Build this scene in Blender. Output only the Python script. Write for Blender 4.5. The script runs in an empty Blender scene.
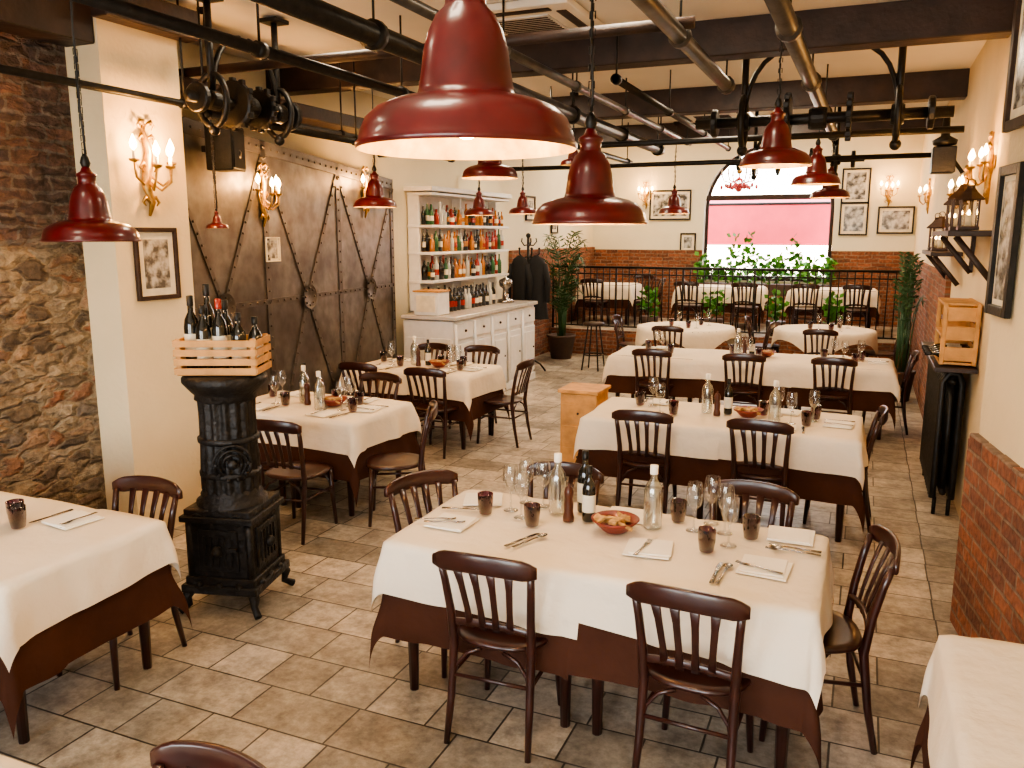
import bpy, math, random
from mathutils import Vector, Matrix
random.seed(7)
pi=math.pi
COL=bpy.context.scene.collection
# ------------------------------------------------------------ materials
def newmat(name):
    m=bpy.data.materials.new(name); m.use_nodes=True
    nt=m.node_tree; b=nt.nodes["Principled BSDF"]
    return m,nt,b
def N(nt,t,**k):
    n=nt.nodes.new(t)
    for a,v in k.items(): setattr(n,a,v)
    return n
def ramp(nt,fac,stops):
    r=N(nt,"ShaderNodeValToRGB"); e=r.color_ramp.elements
    while len(e)<len(stops): e.new(0.5)
    for i,(p,c) in enumerate(stops):
        e[i].position=p; e[i].color=(c[0],c[1],c[2],1)
    nt.links.new(fac,r.inputs[0]); return r.outputs[0]
def mul(nt,a,bq,f=0.8):
    mm=N(nt,"ShaderNodeMix",data_type='RGBA',blend_type='MULTIPLY'); mm.inputs[0].default_value=f
    nt.links.new(a,mm.inputs[6]); nt.links.new(bq,mm.inputs[7]); return mm.outputs[2]
def simple(name,col,rough=0.5,metal=0.0,var=0.12,scale=12,bump=0.0,spec=None,coat=0,bscale=None,bd=0.02):
    m,nt,b=newmat(name)
    tc=N(nt,"ShaderNodeTexCoord"); no=N(nt,"ShaderNodeTexNoise"); no.inputs["Scale"].default_value=scale; no.inputs["Detail"].default_value=5
    nt.links.new(tc.outputs["Object"],no.inputs["Vector"])
    lo=[max(0,c*(1-var)) for c in col]; hi=[min(1,c*(1+var)) for c in col]
    nt.links.new(ramp(nt,no.outputs["Fac"],[(0.3,lo),(0.7,hi)]),b.inputs["Base Color"])
    b.inputs["Roughness"].default_value=rough; b.inputs["Metallic"].default_value=metal
    if coat: b.inputs["Coat Weight"].default_value=coat
    if spec is not None: b.inputs["Specular IOR Level"].default_value=spec
    if bump:
        n2=N(nt,"ShaderNodeTexNoise"); n2.inputs["Scale"].default_value=bscale or scale*3; n2.inputs["Detail"].default_value=6
        nt.links.new(tc.outputs["Object"],n2.inputs["Vector"])
        bu=N(nt,"ShaderNodeBump"); bu.inputs["Strength"].default_value=bump; bu.inputs["Distance"].default_value=bd
        nt.links.new(n2.outputs["Fac"],bu.inputs["Height"]); nt.links.new(bu.outputs[0],b.inputs["Normal"])
    return m
def emis(name,col,strength):
    m,nt,b=newmat(name); b.inputs["Base Color"].default_value=(*col,1)
    b.inputs["Emission Color"].default_value=(*col,1); b.inputs["Emission Strength"].default_value=strength; return m
def glassm(name,tint=(1,1,1),body=0.08,rough=0.04):
    m,nt,b=newmat(name); nt.nodes.remove(b)
    out=[n for n in nt.nodes if n.type=='OUTPUT_MATERIAL'][0]
    t=N(nt,"ShaderNodeBsdfTransparent"); t.inputs[0].default_value=(*tint,1)
    g=N(nt,"ShaderNodeBsdfGlossy"); g.inputs["Roughness"].default_value=rough
    lw=N(nt,"ShaderNodeLayerWeight"); lw.inputs[0].default_value=0.35
    ma=N(nt,"ShaderNodeMath",operation='MULTIPLY_ADD'); ma.inputs[1].default_value=0.7; ma.inputs[2].default_value=body
    nt.links.new(lw.outputs["Facing"],ma.inputs[0])
    mx=N(nt,"ShaderNodeMixShader"); nt.links.new(ma.outputs[0],mx.inputs[0]); nt.links.new(t.outputs[0],mx.inputs[1]); nt.links.new(g.outputs[0],mx.inputs[2])
    nt.links.new(mx.outputs[0],out.inputs[0]); return m
def posvec(nt,ax):
    g=N(nt,"ShaderNodeNewGeometry"); s=N(nt,"ShaderNodeSeparateXYZ"); nt.links.new(g.outputs["Position"],s.inputs[0])
    c=N(nt,"ShaderNodeCombineXYZ"); nt.links.new(s.outputs[ax[0]],c.inputs[0]); nt.links.new(s.outputs[ax[1]],c.inputs[1]); return c.outputs[0]
def brickmat(name,ax,row=.072,wid=.24,dark=1.0,dist=.05):
    m,nt,b=newmat(name); v=posvec(nt,ax)
    dn=N(nt,"ShaderNodeTexNoise"); dn.inputs["Scale"].default_value=6; nt.links.new(v,dn.inputs["Vector"])
    sc=N(nt,"ShaderNodeVectorMath",operation='SCALE'); sc.inputs["Scale"].default_value=dist; nt.links.new(dn.outputs["Color"],sc.inputs[0])
    ad=N(nt,"ShaderNodeVectorMath",operation='ADD'); nt.links.new(v,ad.inputs[0]); nt.links.new(sc.outputs[0],ad.inputs[1])
    br=N(nt,"ShaderNodeTexBrick"); nt.links.new(ad.outputs[0],br.inputs["Vector"])
    br.inputs["Color1"].default_value=(0.30*dark,0.115*dark,0.06*dark,1); br.inputs["Color2"].default_value=(0.14*dark,0.06*dark,0.04*dark,1); br.inputs["Mortar"].default_value=(0.24*dark,0.17*dark,0.12*dark,1)
    br.inputs["Scale"].default_value=1; br.inputs["Mortar Size"].default_value=0.011; br.inputs["Mortar Smooth"].default_value=0.4; br.inputs["Bias"].default_value=-.1
    br.inputs["Brick Width"].default_value=wid; br.inputs["Row Height"].default_value=row
    n2=N(nt,"ShaderNodeTexNoise"); n2.inputs["Scale"].default_value=24; n2.inputs["Detail"].default_value=8; nt.links.new(v,n2.inputs["Vector"])
    n3=N(nt,"ShaderNodeTexNoise"); n3.inputs["Scale"].default_value=3; n3.inputs["Detail"].default_value=3; nt.links.new(v,n3.inputs["Vector"])
    c=mul(nt,br.outputs["Color"],ramp(nt,n2.outputs["Fac"],[(0.25,(0.45,0.42,0.42)),(0.7,(1.3,1.2,1.1))]),.8)
    c=mul(nt,c,ramp(nt,n3.outputs["Fac"],[(0.3,(0.65,0.62,0.6)),(0.7,(1.3,1.3,1.3))]),.8)
    nt.links.new(c,b.inputs["Base Color"]); b.inputs["Roughness"].default_value=0.85
    h=N(nt,"ShaderNodeMath",operation='SUBTRACT'); nt.links.new(n2.outputs["Fac"],h.inputs[0]); nt.links.new(br.outputs["Fac"],h.inputs[1])
    bu=N(nt,"ShaderNodeBump"); bu.inputs["Strength"].default_value=.9; bu.inputs["Distance"].default_value=0.02
    nt.links.new(h.outputs[0],bu.inputs["Height"]); nt.links.new(bu.outputs[0],b.inputs["Normal"]); return m
def stonemat():
    m,nt,b=newmat("rubble_stone"); v=posvec(nt,(1,2))
    mp=N(nt,"ShaderNodeMapping"); mp.inputs["Scale"].default_value=(5.6,11.0,1); nt.links.new(v,mp.inputs[0])
    dn=N(nt,"ShaderNodeTexNoise"); dn.inputs["Scale"].default_value=1.1; dn.inputs["Detail"].default_value=6; nt.links.new(mp.outputs[0],dn.inputs["Vector"])
    ad=N(nt,"ShaderNodeVectorMath",operation='MULTIPLY_ADD'); ad.inputs[1].default_value=(1.3,1.3,1.3); nt.links.new(dn.outputs["Color"],ad.inputs[0]); nt.links.new(mp.outputs[0],ad.inputs[2])
    vc=N(nt,"ShaderNodeTexVoronoi"); nt.links.new(ad.outputs[0],vc.inputs["Vector"]); vc.inputs["Scale"].default_value=1
    ve=N(nt,"ShaderNodeTexVoronoi",feature='DISTANCE_TO_EDGE'); nt.links.new(ad.outputs[0],ve.inputs["Vector"]); ve.inputs["Scale"].default_value=1
    sp=N(nt,"ShaderNodeSeparateColor"); nt.links.new(vc.outputs["Color"],sp.inputs[0])
    c1=ramp(nt,sp.outputs[0],[(0.0,(0.12,0.09,0.07)),(0.25,(0.28,0.22,0.16)),(0.45,(0.46,0.38,0.28)),(0.6,(0.36,0.16,0.09)),(0.75,(0.26,0.22,0.19)),(1.0,(0.56,0.48,0.37))])
    n2=N(nt,"ShaderNodeTexNoise"); n2.inputs["Scale"].default_value=18; n2.inputs["Detail"].default_value=10; n2.inputs["Roughness"].default_value=.65; nt.links.new(v,n2.inputs["Vector"])
    cc=mul(nt,c1,ramp(nt,n2.outputs["Fac"],[(0.28,(0.3,0.28,0.26)),(0.68,(1.3,1.25,1.15))]),.9)
    edge=ramp(nt,ve.outputs["Distance"],[(0.0,(1,1,1)),(0.14,(0,0,0))])
    m2=N(nt,"ShaderNodeMix",data_type='RGBA'); nt.links.new(edge,m2.inputs[0]); nt.links.new(cc,m2.inputs[6]); 
    mo=ramp(nt,n2.outputs["Fac"],[(0.3,(0.2,0.15,0.10)),(0.7,(0.52,0.42,0.29))]); nt.links.new(mo,m2.inputs[7])
    s=N(nt,"ShaderNodeSeparateXYZ"); nt.links.new(v,s.inputs[0])
    n3=N(nt,"ShaderNodeTexNoise"); n3.inputs["Scale"].default_value=2.0; n3.inputs["Detail"].default_value=4; nt.links.new(v,n3.inputs["Vector"])
    a=N(nt,"ShaderNodeMath",operation='ADD'); nt.links.new(s.outputs[1],a.inputs[0]); nt.links.new(n3.outputs["Fac"],a.inputs[1])
    mr=N(nt,"ShaderNodeMapRange"); mr.inputs[1].default_value=2.55; mr.inputs[2].default_value=2.7; nt.links.new(a.outputs[0],mr.inputs[0])
    br=N(nt,"ShaderNodeTexBrick"); sc=N(nt,"ShaderNodeVectorMath",operation='MULTIPLY_ADD'); sc.inputs[1].default_value=(0.10,0.10,0.10); nt.links.new(dn.outputs["Color"],sc.inputs[0]); nt.links.new(v,sc.inputs[2]); nt.links.new(sc.outputs[0],br.inputs["Vector"])
    br.inputs["Color1"].default_value=(0.22,0.13,0.10,1); br.inputs["Color2"].default_value=(0.11,0.08,0.07,1); br.inputs["Mortar"].default_value=(0.21,0.18,0.16,1)
    br.inputs["Scale"].default_value=1; br.inputs["Mortar Size"].default_value=0.014; br.inputs["Mortar Smooth"].default_value=.6; br.inputs["Brick Width"].default_value=0.26; br.inputs["Row Height"].default_value=0.08
    m4=mul(nt,br.outputs["Color"],ramp(nt,n2.outputs["Fac"],[(0.3,(0.45,0.45,0.45)),(0.7,(1.6,1.5,1.4))]),.9)
    m3=N(nt,"ShaderNodeMix",data_type='RGBA'); nt.links.new(mr.outputs[0],m3.inputs[0]); nt.links.new(m2.outputs[2],m3.inputs[6]); nt.links.new(m4,m3.inputs[7])
    n5=N(nt,"ShaderNodeTexNoise"); n5.inputs["Scale"].default_value=1.4; n5.inputs["Detail"].default_value=3; nt.links.new(v,n5.inputs["Vector"])
    fin=mul(nt,m3.outputs[2],ramp(nt,n5.outputs["Fac"],[(0.35,(0.7,0.65,0.6)),(0.65,(1.15,1.1,1.05))]),.9)
    nt.links.new(fin,b.inputs["Base Color"]); b.inputs["Roughness"].default_value=0.9
    hh=ramp(nt,ve.outputs["Distance"],[(0.0,(0,0,0)),(0.25,(1,1,1))])
    h2=N(nt,"ShaderNodeMath",operation='ADD'); nt.links.new(hh,h2.inputs[0]); nt.links.new(n2.outputs["Fac"],h2.inputs[1])
    bu=N(nt,"ShaderNodeBump"); bu.inputs["Strength"].default_value=1; bu.inputs["Distance"].default_value=0.05
    nt.links.new(h2.outputs[0],bu.inputs["Height"]); nt.links.new(bu.outputs[0],b.inputs["Normal"]); return m
def tilemat():
    m,nt,b=newmat("floor_tiles"); v=posvec(nt,(0,1))
    br=N(nt,"ShaderNodeTexBrick"); nt.links.new(v,br.inputs["Vector"])
    br.inputs["Color1"].default_value=(0.53,0.47,0.39,1); br.inputs["Color2"].default_value=(0.25,0.225,0.19,1); br.inputs["Mortar"].default_value=(0.055,0.046,0.038,1)
    br.inputs["Scale"].default_value=1; br.inputs["Mortar Size"].default_value=0.0055; br.inputs["Mortar Smooth"].default_value=0.25
    br.inputs["Brick Width"].default_value=0.50; br.inputs["Row Height"].default_value=0.29; br.offset=0.37; br.squash=0.62; br.squash_frequency=2
    n2=N(nt,"ShaderNodeTexNoise"); n2.inputs["Scale"].default_value=4.5; n2.inputs["Detail"].default_value=10; n2.inputs["Roughness"].default_value=0.7; nt.links.new(v,n2.inputs["Vector"])
    n4=N(nt,"ShaderNodeTexNoise"); n4.inputs["Scale"].default_value=22; n4.inputs["Detail"].default_value=8; n4.inputs["Roughness"].default_value=0.7; nt.links.new(v,n4.inputs["Vector"])
    c=mul(nt,br.outputs["Color"],ramp(nt,n2.outputs["Fac"],[(0.32,(0.45,0.435,0.42)),(0.6,(1.15,1.14,1.12))]),.95)
    c=mul(nt,c,ramp(nt,n4.outputs["Fac"],[(0.35,(0.66,0.65,0.63)),(0.6,(1.12,1.12,1.12))]),.9)
    nt.links.new(c,b.inputs["Base Color"])
    nt.links.new(ramp(nt,n2.outputs["Fac"],[(0.3,(.5,.5,.5)),(0.7,(.28,.28,.28))]),b.inputs["Roughness"])
    h=N(nt,"ShaderNodeMath",operation='MULTIPLY_ADD'); h.inputs[1].default_value=-1; nt.links.new(br.outputs["Fac"],h.inputs[0]); 
    hm=N(nt,"ShaderNodeMath",operation='MULTIPLY'); hm.inputs[1].default_value=0.5; nt.links.new(n4.outputs["Fac"],hm.inputs[0]); nt.links.new(hm.outputs[0],h.inputs[2])
    bu=N(nt,"ShaderNodeBump"); bu.inputs["Strength"].default_value=0.5; bu.inputs["Distance"].default_value=0.01
    nt.links.new(h.outputs[0],bu.inputs["Height"]); nt.links.new(bu.outputs[0],b.inputs["Normal"]); return m
def steelmat():
    m,nt,b=newmat("patinated_steel"); tc=N(nt,"ShaderNodeTexCoord")
    mp=N(nt,"ShaderNodeMapping"); mp.inputs["Scale"].default_value=(1,1,.9); nt.links.new(tc.outputs["Object"],mp.inputs[0])
    n1=N(nt,"ShaderNodeTexNoise"); n1.inputs["Scale"].default_value=1.3; n1.inputs["Detail"].default_value=6; n1.inputs["Roughness"].default_value=.55; nt.links.new(mp.outputs[0],n1.inputs["Vector"])
    n2=N(nt,"ShaderNodeTexNoise"); n2.inputs["Scale"].default_value=9; n2.inputs["Detail"].default_value=8; nt.links.new(mp.outputs[0],n2.inputs["Vector"])
    c=ramp(nt,n1.outputs["Fac"],[(.3,(.062,.050,.044)),(.45,(.105,.092,.083)),(.56,(.17,.155,.142)),(.70,(.10,.075,.060))])
    c=mul(nt,c,ramp(nt,n2.outputs["Fac"],[(.3,(.72,.70,.68)),(.7,(1.15,1.15,1.15))]),.8)
    nt.links.new(c,b.inputs["Base Color"]); b.inputs["Metallic"].default_value=.7
    nt.links.new(ramp(nt,n2.outputs["Fac"],[(.3,(.5,.5,.5)),(.7,(.34,.34,.34))]),b.inputs["Roughness"])
    bu=N(nt,"ShaderNodeBump"); bu.inputs["Strength"].default_value=.15; bu.inputs["Distance"].default_value=.03; nt.links.new(n1.outputs["Fac"],bu.inputs["Height"]); nt.links.new(bu.outputs[0],b.inputs["Normal"])
    return m
def photomat(name,sc,c0,c1):
    m,nt,b=newmat(name); tc=N(nt,"ShaderNodeTexCoord"); no=N(nt,"ShaderNodeTexNoise"); no.inputs["Scale"].default_value=sc; no.inputs["Detail"].default_value=4
    nt.links.new(tc.outputs["Object"],no.inputs["Vector"]); nt.links.new(ramp(nt,no.outputs["Fac"],[(0.4,c0),(0.6,c1)]),b.inputs["Base Color"]); b.inputs["Roughness"].default_value=0.25; return m

PLASTER=simple("cream_plaster",(0.75,0.61,0.39),0.85,var=0.05,scale=2,bump=0.25,bscale=25)
PLASTW=simple("pale_plaster",(0.76,0.70,0.53),0.85,var=0.04,scale=2,bump=0.2,bscale=25)
CEIL=simple("ceiling_white",(0.80,0.75,0.66),0.9,var=0.03,scale=2)
BRX=brickmat("brick_x",(0,2)); BRY=brickmat("brick_y",(1,2))
BPX=brickmat("pillar_brick_x",(0,2),.085,.27,.95,.02); BPY=brickmat("pillar_brick_y",(1,2),.085,.27,.95,.02)
STONE=stonemat(); TILE=tilemat(); STEEL=steelmat()
STRIP=simple("steel_strip",(0.10,0.085,0.075),0.42,0.65,var=0.35,scale=5)
IRON=simple("black_iron",(0.012,0.011,0.010),0.42,0.4,var=0.4,scale=20,bump=0.15)
STOVE=simple("stove_iron",(0.014,0.012,0.011),0.5,0.3,var=0.5,scale=14,bump=0.6,bscale=30)
IRONB=simple("brown_iron",(0.04,0.022,0.016),0.45,0.4,var=0.4,scale=14)
GALV=simple("galvanised_pipe",(0.10,0.095,0.09),0.4,0.7,var=0.3,scale=8)
BEAM=simple("dark_beam",(0.028,0.014,0.010),0.55,0,var=0.5,scale=6,bump=0.3)
WOODD=simple("dark_chair_wood",(0.034,0.009,0.006),0.28,0,var=0.35,scale=9,coat=0.2)
WOODL=simple("pale_crate_wood",(0.50,0.25,0.075),0.6,0,var=0.25,scale=9,bump=0.2)
CLOTH=simple("cream_linen",(0.80,0.69,0.54),0.9,0,var=0.04,scale=3,bump=0.6,bscale=5,spec=0.1,bd=.04)
CLOTHB=simple("brown_linen",(0.062,0.025,0.015),0.9,0,var=0.15,scale=5,bump=0.4,bscale=6,spec=0.1,bd=.03)
NAPK=simple("white_napkin",(0.86,0.79,0.67),0.9,0,var=0.03,scale=6)
RED=simple("red_enamel",(0.085,0.004,0.005),0.30,0,var=0.4,scale=9,coat=0.25)
ENAM=simple("worn_cream_enamel",(0.72,0.44,0.17),0.4,0,var=0.5,scale=14)
BULB=emis("warm_bulb",(1,0.66,0.28),30)
FLAME=emis("sconce_bulb",(1,0.58,0.20),50)
GOLD=simple("aged_gold",(0.42,0.26,0.085),0.38,0.8,var=0.3,scale=30)
GLASS=glassm("clear_glass",(0.96,0.97,0.97),0.09)
GREENG=glassm("water_bottle_glass",(0.82,0.86,0.82),0.30,.18)
TUMB=glassm("plum_glass",(0.28,0.07,0.15),0.06,.03)
CHROME=simple("cutlery_steel",(0.30,0.28,0.26),0.25,1.0,var=0.1)
DKGL=simple("dark_bottle",(0.010,0.009,0.006),0.07,0,var=0.2,coat=0.5)
LABEL=simple("paper_label",(0.74,0.66,0.50),0.7,0)
PEPPER=simple("pepper_wood",(0.07,0.02,0.010),0.3,0)
BOWL=simple("red_brown_bowl",(0.20,0.035,0.022),0.35,0)
BREAD=simple("bread",(0.48,0.28,0.10),0.8,0,var=0.5,scale=30,bump=0.4)
WHITEW=simple("white_painted_wood",(0.70,0.69,0.68),0.5,0,var=0.06)
COUNTER=simple("counter_stone",(0.50,0.47,0.44),0.25,0)
LEAF=simple("leaf_green",(0.06,0.22,0.018),0.6,0,var=0.5,scale=4)
LEAFD=simple("palm_green",(0.030,0.085,0.028),0.45,0,var=0.4,scale=4)
POT=simple("terracotta_dark",(0.07,0.04,0.03),0.6,0)
BLACKC=simple("black_cloth",(0.010,0.010,0.011),0.9,0)
AWN=simple("red_awning",(0.80,0.075,0.11),0.8,0,var=0.15,scale=1.5)
RUG=simple("terrace_ground",(0.55,0.52,0.46),0.9,0)
AMBER=simple("amber_liquor",(0.40,0.15,0.03),0.1,0); CLEARB=simple("clear_liquor",(0.50,0.50,0.46),0.1,0); GRNB=simple("green_bottle",(0.04,0.12,0.05),0.1,0); REDB=simple("red_bottle",(0.30,0.03,0.02),0.1,0)
CRYST=simple("pink_crystal",(0.6,0.12,0.16),0.1,0,var=.2)
PH1=photomat("bw_photo",9,(0.06,0.06,0.06),(0.50,0.49,0.46)); PH2=photomat("bw_photo_b",14,(0.10,0.09,0.08),(0.5,0.46,0.40))
WIREC=simple("black_cable",(0.01,0.01,0.01),0.5,0)

# ------------------------------------------------------------ mesh builder
class MB:
    def __init__(s): s.v=[];s.f=[];s.mi=[];s.sm=[];s.mats=[];s.M=Matrix.Identity(4)
    def mat(s,m):
        if m not in s.mats: s.mats.append(m)
        return s.mats.index(m)
    def add(s,vs,fs,m,smooth=False):
        o=len(s.v); M=s.M
        s.v+= [tuple(M@Vector(p)) for p in vs]; i=s.mat(m)
        for f in fs: s.f.append([o+k for k in f]); s.mi.append(i); s.sm.append(smooth)
    def box(s,c,d,m,rz=0,R=None):
        x,y,z=d[0]/2,d[1]/2,d[2]/2
        B=min(0.008,0.12*min(d))
        R=R or Matrix.Rotation(rz,3,'Z'); c=Vector(c)
        vs=[];idx={}
        for a in (-1,1):
            for b in (-1,1):
                for e in (-1,1):
                    for k in range(3):
                        p=Vector((a*(x-(B if k!=0 else 0)),b*(y-(B if k!=1 else 0)),e*(z-(B if k!=2 else 0))))
                        idx[(a,b,e,k)]=len(vs); vs.append(tuple(c+R@p))
        fs=[]
        for a in (-1,1):
            fs.append([idx[(a,-1,-1,0)],idx[(a,1,-1,0)],idx[(a,1,1,0)],idx[(a,-1,1,0)]][::a])
            fs.append([idx[(-1,a,-1,1)],idx[(-1,a,1,1)],idx[(1,a,1,1)],idx[(1,a,-1,1)]][::a])
            fs.append([idx[(-1,-1,a,2)],idx[(1,-1,a,2)],idx[(1,1,a,2)],idx[(-1,1,a,2)]][::a])
            for b in (-1,1):
                fs.append([idx[(a,b,-1,0)],idx[(a,b,1,0)],idx[(a,b,1,1)],idx[(a,b,-1,1)]][::-a*b])
                fs.append([idx[(a,-1,b,0)],idx[(a,1,b,0)],idx[(a,1,b,2)],idx[(a,-1,b,2)]][::a*b])
                fs.append([idx[(-1,a,b,1)],idx[(1,a,b,1)],idx[(1,a,b,2)],idx[(-1,a,b,2)]][::-a*b])
                for e in (-1,1): fs.append([idx[(a,b,e,0)],idx[(a,b,e,1)],idx[(a,b,e,2)]][::a*b*e])
        s.add(vs,fs,m)
    def tube(s,path,r,m,n=8,caps=True):
        P=[Vector(p) for p in path]; L=len(P)
        rs=r if isinstance(r,(list,tuple)) else [r]*L
        vs=[];fs=[];up=None
        for i,p in enumerate(P):
            t=(P[min(i+1,L-1)]-P[max(i-1,0)]).normalized()
            if up is None: up=Vector((0,0,1)) if abs(t.z)<0.9 else Vector((1,0,0))
            a=t.cross(up); 
            if a.length<1e-4: a=t.cross(Vector((0,1,0)))
            a.normalize(); b=a.cross(t).normalized(); up=b
            for k in range(n):
                g=2*pi*k/n; vs.append(tuple(p+(a*math.cos(g)+b*math.sin(g))*rs[i]))
        for i in range(L-1):
            for k in range(n):
                fs.append([i*n+k,i*n+(k+1)%n,(i+1)*n+(k+1)%n,(i+1)*n+k])
        if caps: fs.append(list(range(n))[::-1]); fs.append([(L-1)*n+k for k in range(n)])
        s.add(vs,fs,m,True)
    def lathe(s,prof,c,m,n=24,smooth=True,closed=False,axis=None):
        vs=[];fs=[];c=Vector(c);L=len(prof)
        R=axis or Matrix.Identity(3)
        for r,z in prof:
            for k in range(n):
                g=2*pi*k/n; vs.append(tuple(c+R@Vector((r*math.cos(g),r*math.sin(g),z))))
        for i in range(L-1):
            for k in range(n): fs.append([i*n+k,i*n+(k+1)%n,(i+1)*n+(k+1)%n,(i+1)*n+k])
        s.add(vs,fs,m,smooth)
    def sphere(s,c,r,m,n=10,sc=(1,1,1)):
        pr=[(max(1e-4,r*math.sin(pi*i/n)),-r*math.cos(pi*i/n)*sc[2]) for i in range(n+1)]
        s.lathe(pr,c,m,n=n+2)
    def sweep(s,path,side,w,th,m,smooth=True):
        P=[Vector(p) for p in path]; L=len(P); vs=[];fs=[]
        sd=Vector(side).normalized()
        ws=w if isinstance(w,(list,tuple)) else [w]*L
        for i,p in enumerate(P):
            t=(P[min(i+1,L-1)]-P[max(i-1,0)]).normalized(); b=t.cross(sd).normalized()
            for (a,c) in ((-1,-0.6),(-0.8,-1),(0.8,-1),(1,-0.6),(1,0.6),(0.8,1),(-0.8,1),(-1,0.6)):
                vs.append(tuple(p+sd*ws[i]/2*a+b*th/2*c))
        n=8
        for i in range(L-1):
            for k in range(n): fs.append([i*n+k,i*n+(k+1)%n,(i+1)*n+(k+1)%n,(i+1)*n+k])
        fs.append(list(range(n))[::-1]); fs.append([(L-1)*n+k for k in range(n)])
        s.add(vs,fs,m,smooth)
    def mesh(s,name):
        me=bpy.data.meshes.new(name); me.from_pydata(s.v,[],s.f)
        for m in s.mats: me.materials.append(m)
        for p,i,sm in zip(me.polygons,s.mi,s.sm): p.material_index=i; p.use_smooth=sm
        me.update(); return me
    def obj(s,name,loc=(0,0,0),rz=0):
        return place(s.mesh(name),name,loc,rz)
def place(me,name,loc,rz=0,sc=None):
    o=bpy.data.objects.new(name,me); COL.objects.link(o); o.location=loc; o.rotation_euler=(0,0,rz)
    if sc: o.scale=(sc,sc,sc) if not isinstance(sc,tuple) else sc
    return o
def B(name,x0,x1,y0,y1,z0,z1,m):
    b=MB(); b.add([(x,y,z) for x in (x0,x1) for y in (y0,y1) for z in (z0,z1)],
      [[0,1,3,2],[4,6,7,5],[0,4,5,1],[2,3,7,6],[0,2,6,4],[1,5,7,3]],m); return b.obj(name)
def rotx(a): return Matrix.Rotation(a,3,'X')

# ------------------------------------------------------------ room shell
XL=-5.4; XR=0.8; YF=17.0
B("floor",-6,2.2,-3.2,17.3,-0.2,0,TILE)
B("floor_platform",XL,XR,14.3,YF,0,0.45,TILE)
B("trim_1",XL,XR,14.26,14.3,0,0.45,BRX)
B("ceiling",-6,2.2,-3.2,13.0,3.75,3.9,CEIL)
B("ceiling_back",-6,2.2,13.0,17.3,4.3,4.45,CEIL)
B("trim_2",-6,2.2,12.9,13.0,3.55,4.45,CEIL)
B("wall_left",-5.2,-4.9,-3.2,4.05,0,3.9,STONE)
B("wall_left_pilaster",-5.5,-4.6,4.05,4.72,0,3.9,PLASTER)
B("wall_left_bar",-5.75,XL,4.72,17.3,0,4.45,PLASTW)
B("wall_left_wainscot",XL,XL+0.06,12.5,YF,0,1.9,BRY)
B("wall_right",XR,XR+0.3,4.97,17.3,0,4.45,PLASTER)
B("wall_right_wainscot",XR-0.05,XR,9.3,YF,0,1.75,BRY)
B("wall_right_near",1.35,1.6,-3.2,3.45,0,3.9,PLASTER)
def rawbox(b,x0,x1,y0,y1,z0,z1,m,mx=None):
    vs=[(x,y,z) for x in (x0,x1) for y in (y0,y1) for z in (z0,z1)]
    b.add(vs,[[0,1,3,2],[4,6,7,5],[0,2,6,4],[1,5,7,3]],m); b.add(vs,[[0,4,5,1],[2,3,7,6]],mx or m)
PA=Vector((.58,4.97,0)); PB=Vector((.80,3.45,0)); pang=math.atan2((PB-PA).x,-(PB-PA).y)
b=MB()
def prism(fp,z0,z1,mside,mend):
    vs=[(x,y,z0) for x,y in fp]+[(x,y,z1) for x,y in fp]; n=len(fp)
    for i in range(n):
        j=(i+1)%n; dx=abs(fp[j][0]-fp[i][0]); dy=abs(fp[j][1]-fp[i][1])
        b.add(vs,[[i,j,n+j,n+i]],mside if dy>dx else mend)
    b.add(vs,[list(range(n,2*n))],mside)
prism([(.58,4.97),(.80,3.45),(1.6,3.45),(1.6,4.97)],0,1.06,BPY,BPX)
prism([(.625,4.94),(.84,3.46),(1.6,3.46),(1.6,4.94)],1.06,3.9,PLASTER,PLASTER)
t=0.0; Lp=(PB-PA).length; dd=(PB-PA).normalized()
while t<Lp-.25:
    L=random.uniform(.2,.27); c=PA+dd*(t+L/2); b.box((c.x+.05,c.y,1.07),(.10,L-.015,random.uniform(.05,.08)),BPY,rz=pang); t+=L
b.obj("wall_right_pillar")
b=MB(); wx0,wx1,wz0,zs=-3.06,-0.62,1.25,2.66; rad=(wx1-wx0)/2; cx=(wx0+wx1)/2
def pw(x0,x1,z0,z1,m): rawbox(b,x0,x1,YF,YF+0.3,z0,z1,m)
pw(-5.75,wx0,0,4.45,PLASTW); pw(wx1,1.1,0,4.45,PLASTW); pw(wx0,wx1,0,wz0,PLASTW)
n=24
for i in range(n):
    g0=pi-pi*i/n; g1=pi-pi*(i+1)/n
    xa,za=cx+rad*math.cos(g0),zs+rad*math.sin(g0); xb,zb=cx+rad*math.cos(g1),zs+rad*math.sin(g1)
    vs=[]
    for y in (YF,YF+0.3): vs+=[(xa,y,za),(xb,y,zb),(xb,y,4.45),(xa,y,4.45)]
    b.add(vs,[[0,1,2,3],[7,6,5,4],[0,4,5,1]],PLASTW)
b.obj("wall_far")
b=MB(); rawbox(b,XL,wx0,YF-0.05,YF,0.45,1.85,BRX); rawbox(b,wx1,XR,YF-0.05,YF,0.45,1.85,BRX); b.obj("wall_far_wainscot")
b=MB()
arc=[(wx0+.04,YF+.12,wz0)]+[(cx+(rad-.04)*math.cos(pi-pi*i/24),YF+.12,zs+(rad-.04)*math.sin(pi-pi*i/24)) for i in range(25)]+[(wx1-.04,YF+.12,wz0)]
b.tube(arc,0.035,IRONB,8); b.box((cx,YF+.12,2.88),(2*rad,.09,.10),IRONB); b.box((cx,YF+.12,wz0+.05),(2*rad,.1,.1),IRONB)
b.obj("window_1")
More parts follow.
